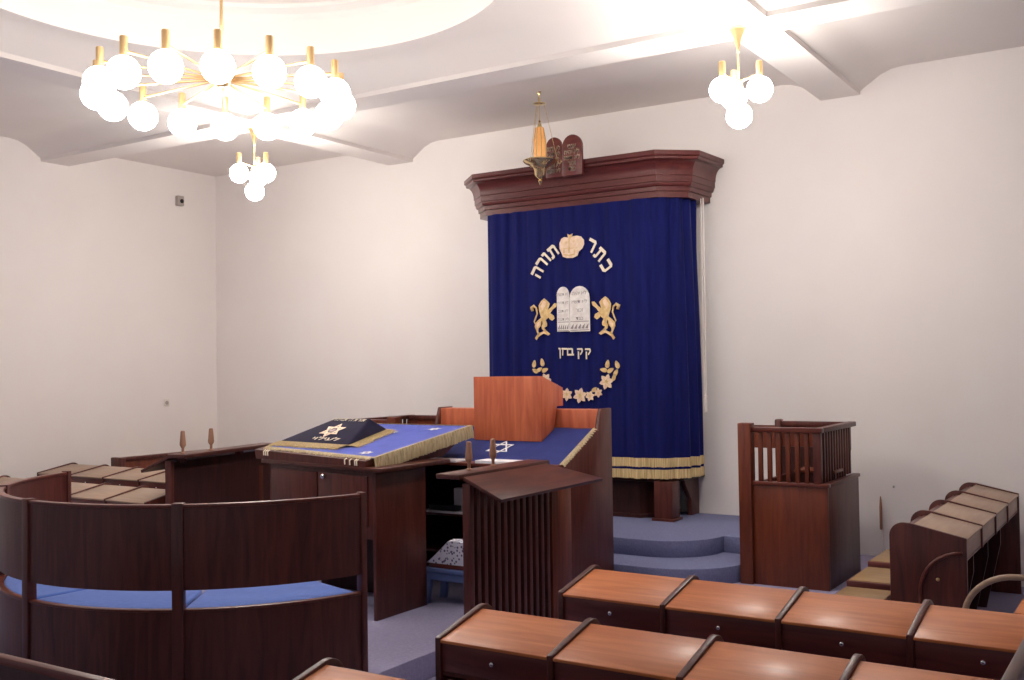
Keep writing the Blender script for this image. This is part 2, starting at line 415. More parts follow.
def curtain_strip(z0, z1, nz, off, ragged=0.):
    mb = MB()
    def f(u, v):
        s_, p, n = CPTS[round(u*NP)]
        z = z1+(z0-z1)*v
        if ragged and v > .99: z += ragged*random.uniform(-1, 1)
        q = p+n*(pleat(s_, p, z)+off)
        if abs(z-3.5) < .2: q = q - n*.0
        return (q.x, q.y, z)
    mb.grid(f, NP, nz)
    return mb
cur = curtain_strip(.905, 3.50, 16, 0).build('ark_curtain', 'velvet', None, smooth=True)
tag(cur, 'long blue velvet curtain with gold embroidered emblem covering the ark', 'curtain')
for z0, z1 in ((.835, .922), (.945, 1.03)):
    curtain_strip(z0, z1, 3, .007, .003).build('fringe_band', 'fringe', cur, smooth=True)
curtain_strip(.915, .95, 2, .002).build('hem_band', 'velvet', cur, smooth=True)
def cp(px, py):      # a spot on the curtain front, measured along its width and height
    return (-5.0006+.011317*(px-575)-.000187*(py-320), 2.3686-.000406*(px-575)-.009911*(py-320))
YE = 8.966
def patch(mb, pts, th=.006, y=YE):
    mb.prism([(x, y, z) for x, z in pts], (0, th, 0))
def pxpoly(L, sc, ox, oy): return [cp(ox+x/sc, oy+y/sc) for x, y in L]
# crown
mb = MB()
patch(mb, pxpoly([(205, 230), (255, 205), (310, 215), (345, 228), (400, 200), (470, 190), (540, 210), (585, 270), (590, 340), (560, 410), (500, 460), (480, 530), (400, 565), (300, 565), (230, 540), (205, 470), (175, 400), (170, 310)], 17, 550, 225))
crown = mb.build('embroidered_crown', 'pinkgold', cur)
mb = MB()
patch(mb, pxpoly([(305, 150), (345, 175), (395, 150), (385, 205), (360, 235), (325, 235), (315, 200)], 17, 550, 225), y=YE-.001)
patch(mb, pxpoly([(250, 515), (340, 535), (440, 510), (440, 490), (340, 510), (250, 495)], 17, 550, 225), y=YE-.004)
for x in (250, 335, 430): patch(mb, pxpoly([(x-9, 420), (x+9, 420), (x+9, 480), (x-9, 480)], 17, 550, 225), y=YE-.004)
for P in ([(230, 395), (480, 395), (480, 405), (230, 405)], [(330, 240), (345, 240), (345, 460), (330, 460)], [(270, 300), (300, 280), (305, 290), (275, 312)], [(400, 290), (430, 270), (435, 282), (405, 300)]):
    patch(mb, pxpoly(P, 17, 550, 225), y=YE-.004)
mb.build('crown_detail', 'gold', crown)
# letters
GL = {
 'ר': [[(0, .76), (0, 1), (.72, 1), (.9, .85), (.9, 0), (.68, 0), (.68, .76)]],
 'ו': [[(.25, .78), (.2, 1), (.6, 1), (.7, .9), (.7, 0), (.48, 0), (.48, .78)]],
 'כ': [[(.05, 1), (.75, 1), (.95, .85), (.95, .15), (.75, 0), (.05, 0), (.05, .24), (.68, .24), (.73, .3), (.73, .72), (.68, .76), (.05, .76)]],
 'ב': [[(.05, 1), (.75, 1), (.92, .85), (.92, .24), (1.08, .24), (1.08, 0), (.05, 0), (.05, .24), (.70, .24), (.70, .72), (.66, .76), (.05, .76)]],
 'ת': [[(.05, .76), (.05, 1), (.85, 1), (1, .85), (1, 0), (.78, 0), (.78, .76)], [(.22, .76), (.44, .76), (.40, .1), (.3, 0), (0, 0), (0, .2), (.2, .24)]],
 'ה': [[(0, .76), (0, 1), (.82, 1), (1, .85), (1, 0), (.78, 0), (.78, .76)], [(.08, 0), (.3, 0), (.3, .58), (.08, .58)]],
 'ק': [[(0, .76), (0, 1), (.8, 1), (.95, .85), (.95, .55), (.6, .1), (.45, .22), (.72, .55), (.72, .76)], [(.1, -.42), (.32, -.42), (.32, .58), (.1, .58)]],
 'ז': [[(.2, .78), (.2, 1), (.75, 1), (.75, .78), (.6, .78), (.52, 0), (.32, 0), (.40, .78)]],
 'ן': [[(.25, .78), (.2, 1), (.6, 1), (.7, .9), (.7, -.42), (.48, -.42), (.48, .78)]]}
def letter(ch, px, py, rot, w_, h_, parent):
    x0, z0 = cp(px, py); a = math.radians(rot); mb = MB()
    for P in GL[ch]:
        pts = []
        for x, y in P:
            x, y = (x-.5)*w_, (y-.5)*h_
            pts.append((x0+x*math.cos(a)-y*math.sin(a), z0+x*math.sin(a)+y*math.cos(a)))
        patch(mb, pts, th=.005)
    return mb.build('embroidered_letter', 'cream', parent)
for ch, px, py, rot in (('כ', 606.3, 267.2, -58), ('ת', 600, 255.6, -44), ('ר', 592, 246.8, -30), ('ת', 553.3, 251.2, 36), ('ו', 546.8, 256.6, 45), ('ר', 542, 262.6, 50), ('ה', 537.2, 271.6, 60)):
    letter(ch, px, py, rot, .10, .125, cur)
for ch, px in (('ק', 588.6), ('ק', 580.8), ('ב', 571.2), ('ר', 567.0), ('ז', 563.6), ('ן', 560.4)):
    letter(ch, px, 352.0, 0, .066 if ch in 'קב' else .05, .075, cur)
# tablets of the law on the curtain
def tab_poly(x0, x1, z0, zs, n=10):
    c, r = (x0+x1)/2, (x1-x0)/2; h = min(r*1.15, .12)
    return [(x0, z0), (x1, z0)]+[(c+r*math.cos(PI*k/n), zs+h*math.sin(PI*k/n)) for k in range(n+1)]
a, b_, c_ = cp(558, 332), cp(570.6, 332), cp(590.6, 332)
mb = MB()
patch(mb, tab_poly(a[0], b_[0]-.002, a[1], cp(564, 295)[1]))
patch(mb, tab_poly(b_[0]+.002, c_[0], a[1]-.006, cp(580, 298.6)[1]))
tabs = mb.build('embroidered_tablets', 'silver', cur)
mb = MB()
W1 = ['אנכי', 'לא יהיה', 'לא תשא', 'זכור', 'כבד']; W2 = ['לא תרצח', 'לא תנאף', 'לא תגנב', 'לא תענה', 'לא תחמד']
for k in range(4):
    z = a[1]+.355-.083*k
    put_text(mb, W2[k], .042, lambda x, y, z=z: ((a[0]+b_[0])/2+x*.8, YE-.003, z+y))
    put_text(mb, W1[k+1], .052, lambda x, y, z=z: ((c_[0]+b_[0])/2+x, YE-.003, z+y))
for x0, x1 in ((a[0]+.01, b_[0]-.01), (b_[0]+.01, c_[0]-.01)):
    for z in (.0, .085):
        patch(mb, [(x0, a[1]+.005+z), (x1, a[1]+.005+z), (x1, a[1]+.011+z), (x0, a[1]+.011+z)], th=.002, y=YE-.003)
    for k in range(5):
        w = (x1-x0)/5; patch(mb, [(x0+w*k, a[1]+.025), (x0+w*(k+.7), a[1]+.02), (x0+w*(k+.9), a[1]+.07), (x0+w*(k+.4), a[1]+.05)], th=.002, y=YE-.003)
mb.build('stitched_writing', 'ink', tabs)
# lions
LB = [
 [(220, 150), (262, 185), (285, 215), (272, 250), (262, 285), (300, 255), (340, 205), (370, 212), (358, 250), (322, 278), (288, 322), (330, 348), (342, 382), (312, 408), (282, 388), (275, 368), (235, 402), (200, 412), (150, 402), (185, 372), (160, 292), (156, 230), (185, 180)],
 [(150, 400), (188, 408), (182, 465), (152, 500), (150, 528), (168, 562), (150, 580), (128, 520), (110, 480), (114, 440)],
 [(195, 402), (236, 398), (254, 440), (252, 470), (218, 490), (244, 518), (226, 536), (194, 502), (190, 472), (202, 440)],
 [(236, 514), (290, 560), (267, 578), (215, 554), (154, 594), (132, 632), (112, 610), (150, 552), (190, 540)]]
LT = [(116, 440), (104, 418), (122, 375), (140, 325), (128, 262), (98, 236), (74, 256), (84, 296)]
for mir in (0, 1):
    fx = (lambda x: x) if not mir else (lambda x: (1149.6-2*525)*11.34-x)
    def q(L): return [cp(525+fx(x)/11.34, 285+(y-(14 if mir else 0))/11.34) for x, y in L]
    mb = MB()
    for P in LB: patch(mb, q(P))
    lion = mb.build('embroidered_lion', 'gold', cur)
    mb = MB(); mb.tube([(x, YE, z) for x, z in q(LT)], [.008, .008, .009, .009, .01, .014, .02, .016], 6); mb.build('lion_tail', 'gold', lion, smooth=True)
    mb = MB()
    for P in ([(215, 175), (245, 200), (235, 240), (200, 290), (180, 240)], [(130, 450), (165, 415), (170, 455), (140, 490)], [(180, 570), (240, 545), (215, 540), (165, 565)]):
        patch(mb, q(P), th=.003, y=YE-.002)
    mb.build('lion_shading', 'pinkgold', lion)
# garland
def flower(px, py, r, n=6, ph=0.):
    x0, z0 = cp(px, py); R = r*.0106; mb = MB(); pts = []
    for k in range(n*4):
        a = 2*PI*k/(n*4)+ph; pts.append((x0+R*(.80+.20*math.cos(n*(a-ph)))*math.cos(a), z0+R*(.80+.20*math.cos(n*(a-ph)))*math.sin(a)))
    patch(mb, pts); fl = mb.build('embroidered_flower', 'pinkgold', cur)
    mb = MB()
    for k in range(n):
        a = 2*PI*k/n+ph; d = (math.cos(a), math.sin(a))
        patch(mb, [(x0+d[0]*R*.12-d[1]*R*.05, z0+d[1]*R*.12+d[0]*R*.05), (x0+d[0]*R*.6, z0+d[1]*R*.6), (x0+d[0]*R*.12+d[1]*R*.05, z0+d[1]*R*.12-d[0]*R*.05)], th=.002, y=YE-.003)
    patch(mb, [(x0+R*.2*math.cos(2*PI*k/10), z0+R*.2*math.sin(2*PI*k/10)) for k in range(10)], th=.003, y=YE-.004)
    mb.build('flower_heart', 'gold', fl)
def leaf(px, py, L, rot):
    x0, z0 = cp(px, py); L *= .0106; a = math.radians(rot); mb = MB(); pts = []
    for k in range(14):
        t = 2*PI*k/14; u = L*math.cos(t); v = L*.55*math.sin(t)*(1-.35*math.cos(t))
        pts.append((x0+u*math.cos(a)-v*math.sin(a), z0+u*math.sin(a)+v*math.cos(a)))
    patch(mb, pts); mb.build('embroidered_leaf', 'gold', cur)
for f in ((567.5, 394.8, 6.2), (580.6, 395.2, 7.4), (606.4, 380.6, 7.4), (546.0, 380.4, 6.2), (590.4, 395.2, 5.0), (598.4, 391.6, 4.6), (556.5, 389.5, 4.4)):
    flower(*f, ph=random.uniform(0, 1))
for l in ((534.0, 365, 3.6, 80), (542.4, 363.2, 3.8, 100), (539.6, 370.6, 3.2, 30), (545.2, 371, 3.6, 20), (535, 372, 3.4, 150), (607.4, 363.2, 3.8, 80), (603.6, 369.2, 3.6, 170), (610.2, 369.4, 3.6, 30), (616.6, 363.6, 3.8, 110), (615.4, 371.4, 3.4, 60), (613.6, 376, 3.2, 70), (594.6, 388.6, 3, 40), (561.5, 391, 2.8, 140)):
    leaf(*l)

# wooden tablets on the cornice
tw = thing('wooden_tablets', 'brown wooden tablets of the law with gold letters on the ark cornice', 'plaque', (-4.99, 8.80, 3.765))
for x0, x1, W, zt in ((-5.20, -5.02, W2, 4.06), (-5.015, -4.795, W1, 4.045)):
    mb = MB(); mb.prism([(x, 8.80, z) for x, z in tab_poly(x0, x1, 3.765, zt, 14)], (0, .035, 0), .003); tb = mb.build('tablet', 'flap', tw, angle=30)
    mb = MB()
    for k in range(5): put_text(mb, W[k], .062, lambda x, y, k=k: ((x0+x1)/2+x*(.62 if x1 < -5 else .85), 8.7975, 4.03-.055*k+y), .002)
    mb.build('gold_writing', 'cream', tb)
MB().box(-5.10, -4.90, 8.835, 8.85, 3.88, 3.91).build('mounting_block', 'ark', tw)

# ------------------------------------------------------------------ round bench
BC = (-5.40, 4.98); BA = [-15.4, -55.4, -95.0, -131.0, -166.5]
bench = thing('curved_bench', 'dark curved wooden bench with high back around the reading table', 'bench', (BC[0], BC[1], PF))
R0, R1 = 1.455, 1.485
for i in range(4):
    a0, a1 = BA[i]-.6, BA[i+1]+.6
    p = MB().arc(BC, R0, R1, .735, 1.178, a0, a1, 20).build('back_panel', 'dark', bench, angle=25)
    MB().arc(BC, R0-.006, R1+.008, 1.176, 1.196, a0, a1, 20, .004).build('cap_rail', 'red', p, angle=35)
    p = MB().arc(BC, R0, R1, PF, .622, a0, a1, 20).build('lower_panel', 'dark', bench, angle=25)
    MB().arc(BC, R0-.006, R1+.006, .62, .634, a0, a1, 20, .003).build('lower_rail', 'red', p, angle=35)
    MB().arc(BC, .94, R0-.006, .575, .632, a0, a1, 20, .02).build('cushion', 'cushion', bench, angle=50)
    MB().arc(BC, .92, R0-.003, .54, .575, a0, a1, 20).build('seat_board', 'dark', bench, angle=25)
    MB().arc(BC, 1.0, 1.03, PF, .54, a0, a1, 20).build('seat_front', 'deep', bench, angle=25)
for a in BA:
    hw = .7 if a in (BA[0], BA[-1]) else 1.2
    MB().arc(BC, R0-.014, R1+.014, PF, 1.203, a-hw, a+hw, 2, .004).build('post', 'dark', bench, angle=25)
for a in (BA[0], BA[4]):
    MB().arc(BC, .97, R0-.02, PF, .575, a-.7, a+.7, 2).build('end_panel', 'dark', bench, angle=25)

# ------------------------------------------------------------------ reading table
tbl = thing('reading_table', 'dark wooden reading table with a slanted top facing the curved bench', 'table', (-5.4, 6.1, PF))
FL, FR = Vector((-6.10, 5.79)), Vector((-4.70, 5.57))
def tz(y): return 1.265+(y-5.57)*.127
MB().box(-4.755, -4.725, 5.6, 6.17, PF, 1.195, .003).build('side_panel', 'dark', tbl)
MB().box(-5.96, -5.93, 5.80, 6.17, PF, 1.195, .003).build('side_panel', 'dark', tbl)
ap = MB().prism([(-5.93, 5.785, .72), (-4.755, 5.60, .72), (-4.755, 5.63, .72), (-5.93, 5.815, .72)], (0, 0, .475), .003).build('apron', 'dark', tbl)
def on_apron(x): return 5.785+(x+5.93)*(5.60-5.785)/1.175
for x0, x1 in ((-5.90, -5.36), (-5.34, -4.80)):
    d = MB().prism([(x0, on_apron(x0)-.012, .80), (x1, on_apron(x1)-.012, .80), (x1, on_apron(x1)+.002, .80), (x0, on_apron(x0)+.002, .80)], (0, 0, .36), .003).build('drawer', 'dark', tbl)
    xk = -5.27 if x0 > -5.5 else -5.62
    if x0 > -5.5: MB().ball((xk, on_apron(xk)-.028, 1.135), .02, 14).build('knob', 'chrome', d, smooth=True)
MB().prism([(-6.03, 5.775, 1.195), (-4.635, 5.545, 1.195), (-4.635, 6.36, 1.195), (-6.03, 6.36, 1.195)], (0, 0, .028), .004).build('table_board', 'darkx', tbl)
mb = MB()
q = [(-6.12, 5.80), (-4.80, 5.58), (-4.835, 6.90), (-6.22, 6.90)]
lo = [mb.bm.verts.new((x*.985-.08, y+(.0 if y < 6 else -.35), 1.223)) for x, y in q]; mi = [mb.bm.verts.new((x, y, tz(y)-.03)) for x, y in q]; hi = [mb.bm.verts.new((x, y, tz(y))) for x, y in q]
for A_, B_ in ((lo, mi), (mi, hi)):
    for k in range(4): mb.bm.faces.new((A_[k], A_[(k+1) % 4], B_[(k+1) % 4], B_[k]))
mb.bm.faces.new(lo[::-1]); mb.bm.faces.new(hi)
mb.build('slanted_top', 'dark', tbl, angle=20)
MB().box(-5.9, -5.0, 6.3, 6.33, PF, 1.195).build('back_panel', 'deep', tbl)

# blue cloth on the slanted top
cc = [Vector((-6.05, 5.86)), Vector((-4.79, 5.66)), Vector((-4.825, 6.90)), Vector((-6.22, 6.90))]
cl = None
mb = MB()
def cgrid(u, v):
    p = cc[0].lerp(cc[1], u).lerp(cc[3].lerp(cc[2], u), v)
    return (p.x, p.y, tz(p.y)+.006+.0015*math.sin(9*u+4*v)*math.sin(7*v))
mb.grid(cgrid, 24, 24); bmesh.ops.solidify(mb.bm, geom=mb.bm.faces[:], thickness=.004)
cl = mb.build('table_cloth', 'cloth', None, smooth=False, angle=60)
tag(cl, 'light blue cloth with gold fringe spread over the reading table', 'cloth')
def fringe(path, drop, out, name='fringe', parent=None, n=70, mat_='fringe_pale', rag=.004, jit=.004):
    """a hanging fringe along a 3D path, leaning out by a horizontal vector"""
    mb = MB(); P = [Vector(p) for p in path]
    L = [0]
    for a_, b2 in zip(P, P[1:]): L.append(L[-1]+(b2-a_).length)
    def at_(s_):
        k = max(j for j in range(len(L)-1) if L[j] <= s_+1e-9); return P[k].lerp(P[k+1], (s_-L[k])/(L[k+1]-L[k]))
    N_ = n; rows = []
    for i in range(N_+1):
        p = at_(L[-1]*i/N_); o = Vector(out)*(1+.35*math.sin(i*1.9)+jit*100*random.uniform(-.5, .5)*.2)
        dz = drop+random.uniform(-rag, rag)
        rows.append([mb.bm.verts.new(v) for v in (p-Vector(out)*.4+Vector((0, 0, .006)), p+o*.5+Vector((0, 0, .004)), p+o-Vector((0, 0, dz*.5)), p+o*1.05-Vector((0, 0, dz)))])
    for a_, b2 in zip(rows, rows[1:]):
        for k in range(3): mb.bm.faces.new((a_[k], a_[k+1], b2[k+1], b2[k]))
    bmesh.ops.solidify(mb.bm, geom=mb.bm.faces[:], thickness=.004)
    return mb.build(name, mat_, parent, smooth=False, angle=60)
def tp(x, y, o=.008): return (x, y, tz(y)+o)
fringe([tp(-4.785, 5.64), tp(-4.82, 6.90)], .095, (.022, 0, 0), parent=cl, n=110)
fringe([tp(-6.22, 6.90), tp(-4.825, 6.90)], .07, (0, .02, 0), parent=cl)
fringe([tp(-6.05, 5.86), tp(-6.22, 6.90)], .03, (-.03, 0, 0), parent=cl)
fringe([tp(-6.05, 5.86), tp(-4.79, 5.66)], .012, (0, -.035, 0), parent=cl, n=90)
for x in (-5.99, -5.965, -5.94, -5.02, -4.965, -4.91, -4.89):
    y = 5.79+(x+6.12)*(-.22/1.36); MB().tube([(x, y+.02, tz(y)+.006), (x+.004, y-.006, tz(y)-.004), (x+.01, y-.010, tz(y)-.035)], .005, 6).build('tassel', 'cream', cl)
def star(mb, c, ux, uy, R, w, th):
    """outlined six-pointed star in the plane of ux, uy"""
    c, ux, uy = Vector(c), Vector(ux).normalized(), Vector(uy).normalized(); nrm = ux.cross(uy)
    for ph in (90, 270):
        o = [c+(ux*math.cos(math.radians(ph+120*k))+uy*math.sin(math.radians(ph+120*k)))*R for k in range(3)]
        i_ = [c+(p-c)*(1-w) for p in o]
        for k in range(3):
            mb.prism([o[k], o[(k+1) % 3], i_[(k+1) % 3], i_[k]], nrm*th)
TN = Vector((0, 1, .127))
for x, y in ((-4.98, 5.80), (-5.05, 6.72), (-5.35, 6.55)):
    mb = MB(); star(mb, tp(x, y, .009), (1, 0, 0), TN, .055, .45, .002); mb.build('embroidered_star', 'white', cl)

# velvet cover resting on the table
cov = None
A0, B0, R1_, RL, KR, KL = Vector((-6.10, 6.0)), Vector((-5.29, 5.94)), Vector((-5.44, 6.62)), Vector((-6.12, 6.62)), None, None
ridge = (Vector((-5.80, 6.38, tz(6.38)+.145)), Vector((-5.44, 6.39, tz(6.39)+.15)))
def p3(v, o): return Vector((v.x, v.y, tz(v.y)+o))
a3, b3, r3, l3 = p3(A0, .014), p3(B0, .014), p3(R1_, .014), p3(RL, .014)
mb = MB()
V = [mb.bm.verts.new(v) for v in (a3, b3, ridge[1], ridge[0], r3, l3)]
for f in ((0, 1, 2, 3), (1, 4, 2), (2, 4, 5, 3), (0, 3, 5), (0, 5, 4, 1)): mb.bm.faces.new([V[i] for i in f])
bmesh.ops.recalc_face_normals(mb.bm, faces=mb.bm.faces)
bmesh.ops.bevel(mb.bm, geom=mb.bm.edges[:], offset=.02, segments=4, affect='EDGES', profile=.5)
cov = mb.build('velvet_cover', 'navy', None, angle=70)
tag(cov, 'dark navy velvet cover with star and gold fringe lying on the blue cloth', 'cover')
fu = (b3-a3).normalized(); fc = (ridge[0]+ridge[1])/2-(a3+b3)/2; fv = (fc-fu*fc.dot(fu)).normalized(); fn = fu.cross(fv)
if fn.z < 0: fn = -fn
def face(s_, t_, o=.003):
    e0 = a3.lerp(b3, s_); e1 = ridge[0].lerp(ridge[1], s_); return e0.lerp(e1, t_)+fn*o
mb = MB(); star(mb, face(.5, .52, .002), fu, fv, .115, .32, .003); stn = mb.build('embroidered_star', 'pinkgold', cov)
mb = MB(); mb.prism([face(.5, .52, .003)+(fu*math.cos(2*PI*k/10)*.03+fv*math.sin(2*PI*k/10)*.026) for k in range(10)], fn*.002); mb.build('star_heart', 'flap', stn)
mb = MB()
put_text(mb, 'תורת ה תמימה', .075, lambda x, y: face(.5, .88, .004)+fu*x*.8+fv*y*.9, .001)
put_text(mb, 'לעילוי', .075, lambda x, y: face(.60, .17, .004)+fu*x*1.7+fv*y*.9, .002)
mb.build('embroidered_writing', 'cream', cov)
fringe([a3+Vector((.02, .0, .004)), b3+Vector((-.02, 0, .004))], .006, (-.01, -.075, -.012), parent=cov, n=60, mat_='fringe')
fringe([b3+Vector((0, .02, .004)), r3+Vector((0, -.02, .004))], .004, (.085, .0, -.002), parent=cov, n=50, mat_='fringe')

# ------------------------------------------------------------------ cantor's desk
XA0, XA1 = -5.46, -3.905
am = thing('prayer_desk', 'large mahogany prayer desk with slanted top and open shelves before the ark', 'desk', ((XA0+XA1)/2, 7.15, PF))
side = [(6.78, PF), (7.54, PF), (7.54, 1.568), (7.36, 1.568), (7.30, 1.405), (6.78, 1.155)]
for x, m_ in ((XA1, 'dark'), (XA0-.03, 'dark')):
    MB().prism([(x, y, z) for y, z in side], (.03, 0, 0), .003).build('side_panel', m_, am)
MB().box(XA0, XA1, 7.36, 7.53, 1.30, 1.560, .004).build('back_board', 'stand', am)
MB().prism([(XA0, 6.80, 1.135), (XA0, 7.36, 1.395), (XA0, 7.36, 1.415), (XA0, 6.78, 1.155)], (XA1-XA0, 0, 0), .002).build('slanted_top', 'red', am)
MB().box(XA0-.03, XA1-.005, 6.60, 6.785, 1.150, 1.172, .004).build('front_ledge', 'red', am)
for z in (.72, .42): MB().box(XA0, XA1, 6.79, 7.50, z, z+.022, .002).build('shelf', 'dark', am)
MB().box(XA0, XA1, 7.50, 7.53, PF, 1.32).build('back_panel', 'deep', am)
MB().box(-4.42, -4.395, 6.86, 7.5, PF, .98).build('divider', 'dark', am)
# royal blue cloth on the slant
mb = MB()
def sl(y): return 1.155+(y-6.78)*(.26/.58)
def ag(u, v):
    x = XA0+.03+(XA1-XA0-.045)*u; y = 6.775+.55*v
    return (x, y, sl(y)+.010+.003*math.sin(u*38+v*5)*math.sin(3*v+u*9))
mb.grid(ag, 40, 14); bmesh.ops.solidify(mb.bm, geom=mb.bm.faces[:], thickness=.004)
dc = mb.build('desk_cloth', 'cloth2', None, angle=60)
tag(dc, 'deep blue cloth with white star covering the slanted prayer desk', 'cloth')
fringe([(XA1-.016, 6.775, sl(6.775)+.012), (XA1-.016, 7.33, sl(7.33)+.012)], .02, (.034, 0, .012), parent=dc, n=60)
mb = MB(); star(mb, (-4.60, 6.99, sl(6.99)+.014), (1, 0, 0), (0, .58, .26), .12, .22, .002); mb.build('embroidered_star', 'white', dc)
# book stand
bs = thing('book_stand', 'plain reddish brown wooden book stand on the blue desk cloth', 'book stand', (-4.6, 7.1, sl(7.0)))
x0, x1 = -4.925, -4.275
zb = lambda y: sl(y)+.014
MB().prism([(x0, 7.10, zb(7.1)), (x1, 7.10, zb(7.1)), (x1, 7.10, 1.835), (x0, 7.10, 1.835)], (0, .022, 0), .002).build('front_panel', 'stand', bs)
sd = [(7.122, zb(7.122)), (7.30, zb(7.30)), (7.355, 1.585), (7.455, 1.585), (7.455, 1.735), (7.122, 1.835)]
for x in (x0, x1-.022): MB().prism([(x, y, z) for y, z in sd], (.022, 0, 0), .002).build('side_panel', 'stand', bs)
MB().prism([(x0+.022, 7.122, 1.83), (x0+.022, 7.455, 1.73), (x0+.022, 7.455, 1.712), (x0+.022, 7.122, 1.812)], (x1-x0-.044, 0, 0)).build('reading_board', 'stand', bs)
# papers on the ledge
tag(MB().prism([(-5.16, 6.605, 1.173), (-4.76, 6.605, 1.173), (-4.75, 6.765, 1.173), (-5.15, 6.77, 1.173)], (0, 0, .016), .003).build('booklet', 'paper', None), 'white booklet lying at the left of the desk ledge', 'booklet', 'white booklets on the prayer desk ledge')
tag(MB().prism([(-4.58, 6.605, 1.173), (-4.03, 6.605, 1.173), (-4.02, 6.765, 1.173), (-4.57, 6.77, 1.173)], (0, 0, .024), .003).build('booklet', 'paper', None), 'long white booklet on the desk ledge behind the candle pegs', 'booklet', 'white booklets on the prayer desk ledge')
# on the shelf
tag(MB().box(-5.22, -4.80, 6.765, 7.0, .743, .760, .003).build('paper_sheets', 'paper', None), 'white sheets lying on the desk shelf under a dark book', 'papers')
tag(MB().prism([(-5.17, 6.785, .761), (-4.90, 6.78, .761), (-4.89, 6.86, .761), (-5.16, 6.86, .761)], (0, 0, .042), .008).build('book', 'black', None), 'dark closed book lying on white sheets on the desk shelf', 'book')
tag(MB().box(-4.985, -4.85, 6.88, 6.94, .761, .935, .006).build('carton', 'paper', None), 'small upright white carton standing on the desk shelf', 'box')

# ------------------------------------------------------------------ side lecterns
def lectern(o, label, s, rz=0., zb_=0., L_=1.05):
    """s=+1: the sloped board falls to +x from the ledge, built in local coordinates about o"""
    t = thing('side_lectern', label, 'lectern', o, rz, 'slatted side lecterns beside the reading table')
    def B(x0, x1, *r): return MB().box(min(x0*s, x1*s), max(x0*s, x1*s), *r)
    H = 1.155
    k = dict(local=True)
    B(.03, .09, 0, .045, zb_, 1.168, .004).build('post', 'dark', t, **k)
    B(.03, .09, L_-.02, 1.31, zb_, H-.14, .003).build('plain_panel', 'booth', t, **k)
    B(.03, .045, .045, L_+.2, zb_, H-.14 if L_ < 1.2 else H).build('inner_panel', 'deep', t, **k)
    B(.02, .09, .045, L_-.02, zb_, zb_+.07).build('bottom_rail', 'dark', t, **k)
    B(.03, .05, .045, L_-.02, H-.07, H).build('top_rail', 'dark', t, **k)
    n = 12
    for i in range(n):
        y = .06+(L_-.095)*(i+.5)/n
        B(.045, .09, y-.02, y+.02, zb_+.07, H-.02, .004).build('slat', 'dark', t, **k)
    zt = 1.195
    B(-.15, .035, -.04, L_+.05, zt, zt+.032, .006).build('candle_ledge', 'darky', t, **k)
    q = [(.05, -.01, 1.212), (.34, -.01, 1.084), (.34, L_+.31, 1.084), (.05, L_-.02, 1.212)]
    MB().prism([(x*s, y, z) for x, y, z in q], (-.010*s, 0, -.022), .004).build('slanted_board', 'darky', t, **k)
    for y in (.1, .9): B(.0, .05, y, y+.06, H-.01, zt).build('support_block', 'dark', t, **k)
    return t
lectern((-3.915, 5.455, 0), 'slatted wooden side lectern with slanted board right of the prayer desk', 1)
lectern((-7.08, 5.80, 0), 'dark wooden side lectern left of the reading table seen from its plain inner side', -1, math.radians(11), PF, 1.26)
def candle_peg(o, label):
    t = tag(MB().lathe([(.02, 0), (.02, .006), (.011, .012), (.011, .045), (.024, .066), (.026, .08), (.019, .16), (.017, .185), (.012, .19)], Vector(o), 14).build('candle_peg', 'peg', None, angle=35), label, 'candle holder', 'turned wooden candle holders on the side lecterns')
    return t
candle_peg((-4.0, 5.70, 1.228), 'turned wooden candle holder nearest the corner of the slatted lectern ledge')
candle_peg((-4.0, 5.99, 1.228), 'turned wooden candle holder in front of the long white booklet')
candle_peg((-7.03, 5.855, 1.228), 'turned wooden candle holder at the outer end of the far dark lectern ledge')
candle_peg((-7.085, 6.205, 1.228), 'turned wooden candle holder on the far dark lectern nearer the reading table')

# stool and folded cloth
sx, sy = -4.575, 6.33
sto = thing('stool', 'low blue painted stool between the reading table and the slatted lectern', 'stool', (sx, sy, PF))
MB().box(sx-.21, sx+.21, sy-.13, sy+.13, PF+.235, PF+.268, .008).build('seat', 'stool', sto)
for a in (-1, 1):
    MB().box(sx-.16, sx+.16, sy+a*.11-.01, sy+a*.11+.01, PF+.18, PF+.236).build('rail', 'stool', sto)
    for b2 in (-1, 1):
        MB().prism([(sx+a*.165-.025, sy+b2*.095-.02, PF+.236), (sx+a*.165+.025, sy+b2*.095-.02, PF+.236), (sx+a*.165+.025, sy+b2*.095+.02, PF+.236), (sx+a*.165-.025, sy+b2*.095+.02, PF+.236)], (a*.03, b2*.015, -.236), .003).build('leg', 'stool', sto)
tag(MB().box(sx-.17, sx+.2, sy-.11, sy+.12, PF+.269, PF+.30, .006).build('seat_pad', 'flap', None), 'thin dark red pad lying on the blue stool', 'pad')
mb = MB()
def pil(u, v):
    x = sx-.19+.40*u; y = sy-.11+.24*v
    return (x, y, PF+.302+.17*min(1, (u/.5)**1.1)*(1-.2*v)+.02*math.sin(PI*u)*math.sin(PI*v))
V = mb.grid(pil, 14, 10)
def pilb(u, v):
    return (sx-.19+.40*u, sy-.11+.24*v, PF+.302)
V2 = mb.grid(pilb, 14, 10)
for i in range(14):
    mb.bm.faces.new((V[i][0], V[i+1][0], V2[i+1][0], V2[i][0])); mb.bm.faces.new((V[i][10], V[i+1][10], V2[i+1][10], V2[i][10]))
for j in range(10): mb.bm.faces.new((V[14][j], V[14][j+1], V2[14][j+1], V2[14][j]))
tag(mb.build('folded_cloth', 'pattern', None, angle=50), 'white cloth with a dark dotted pattern heaped on the blue stool', 'cloth')

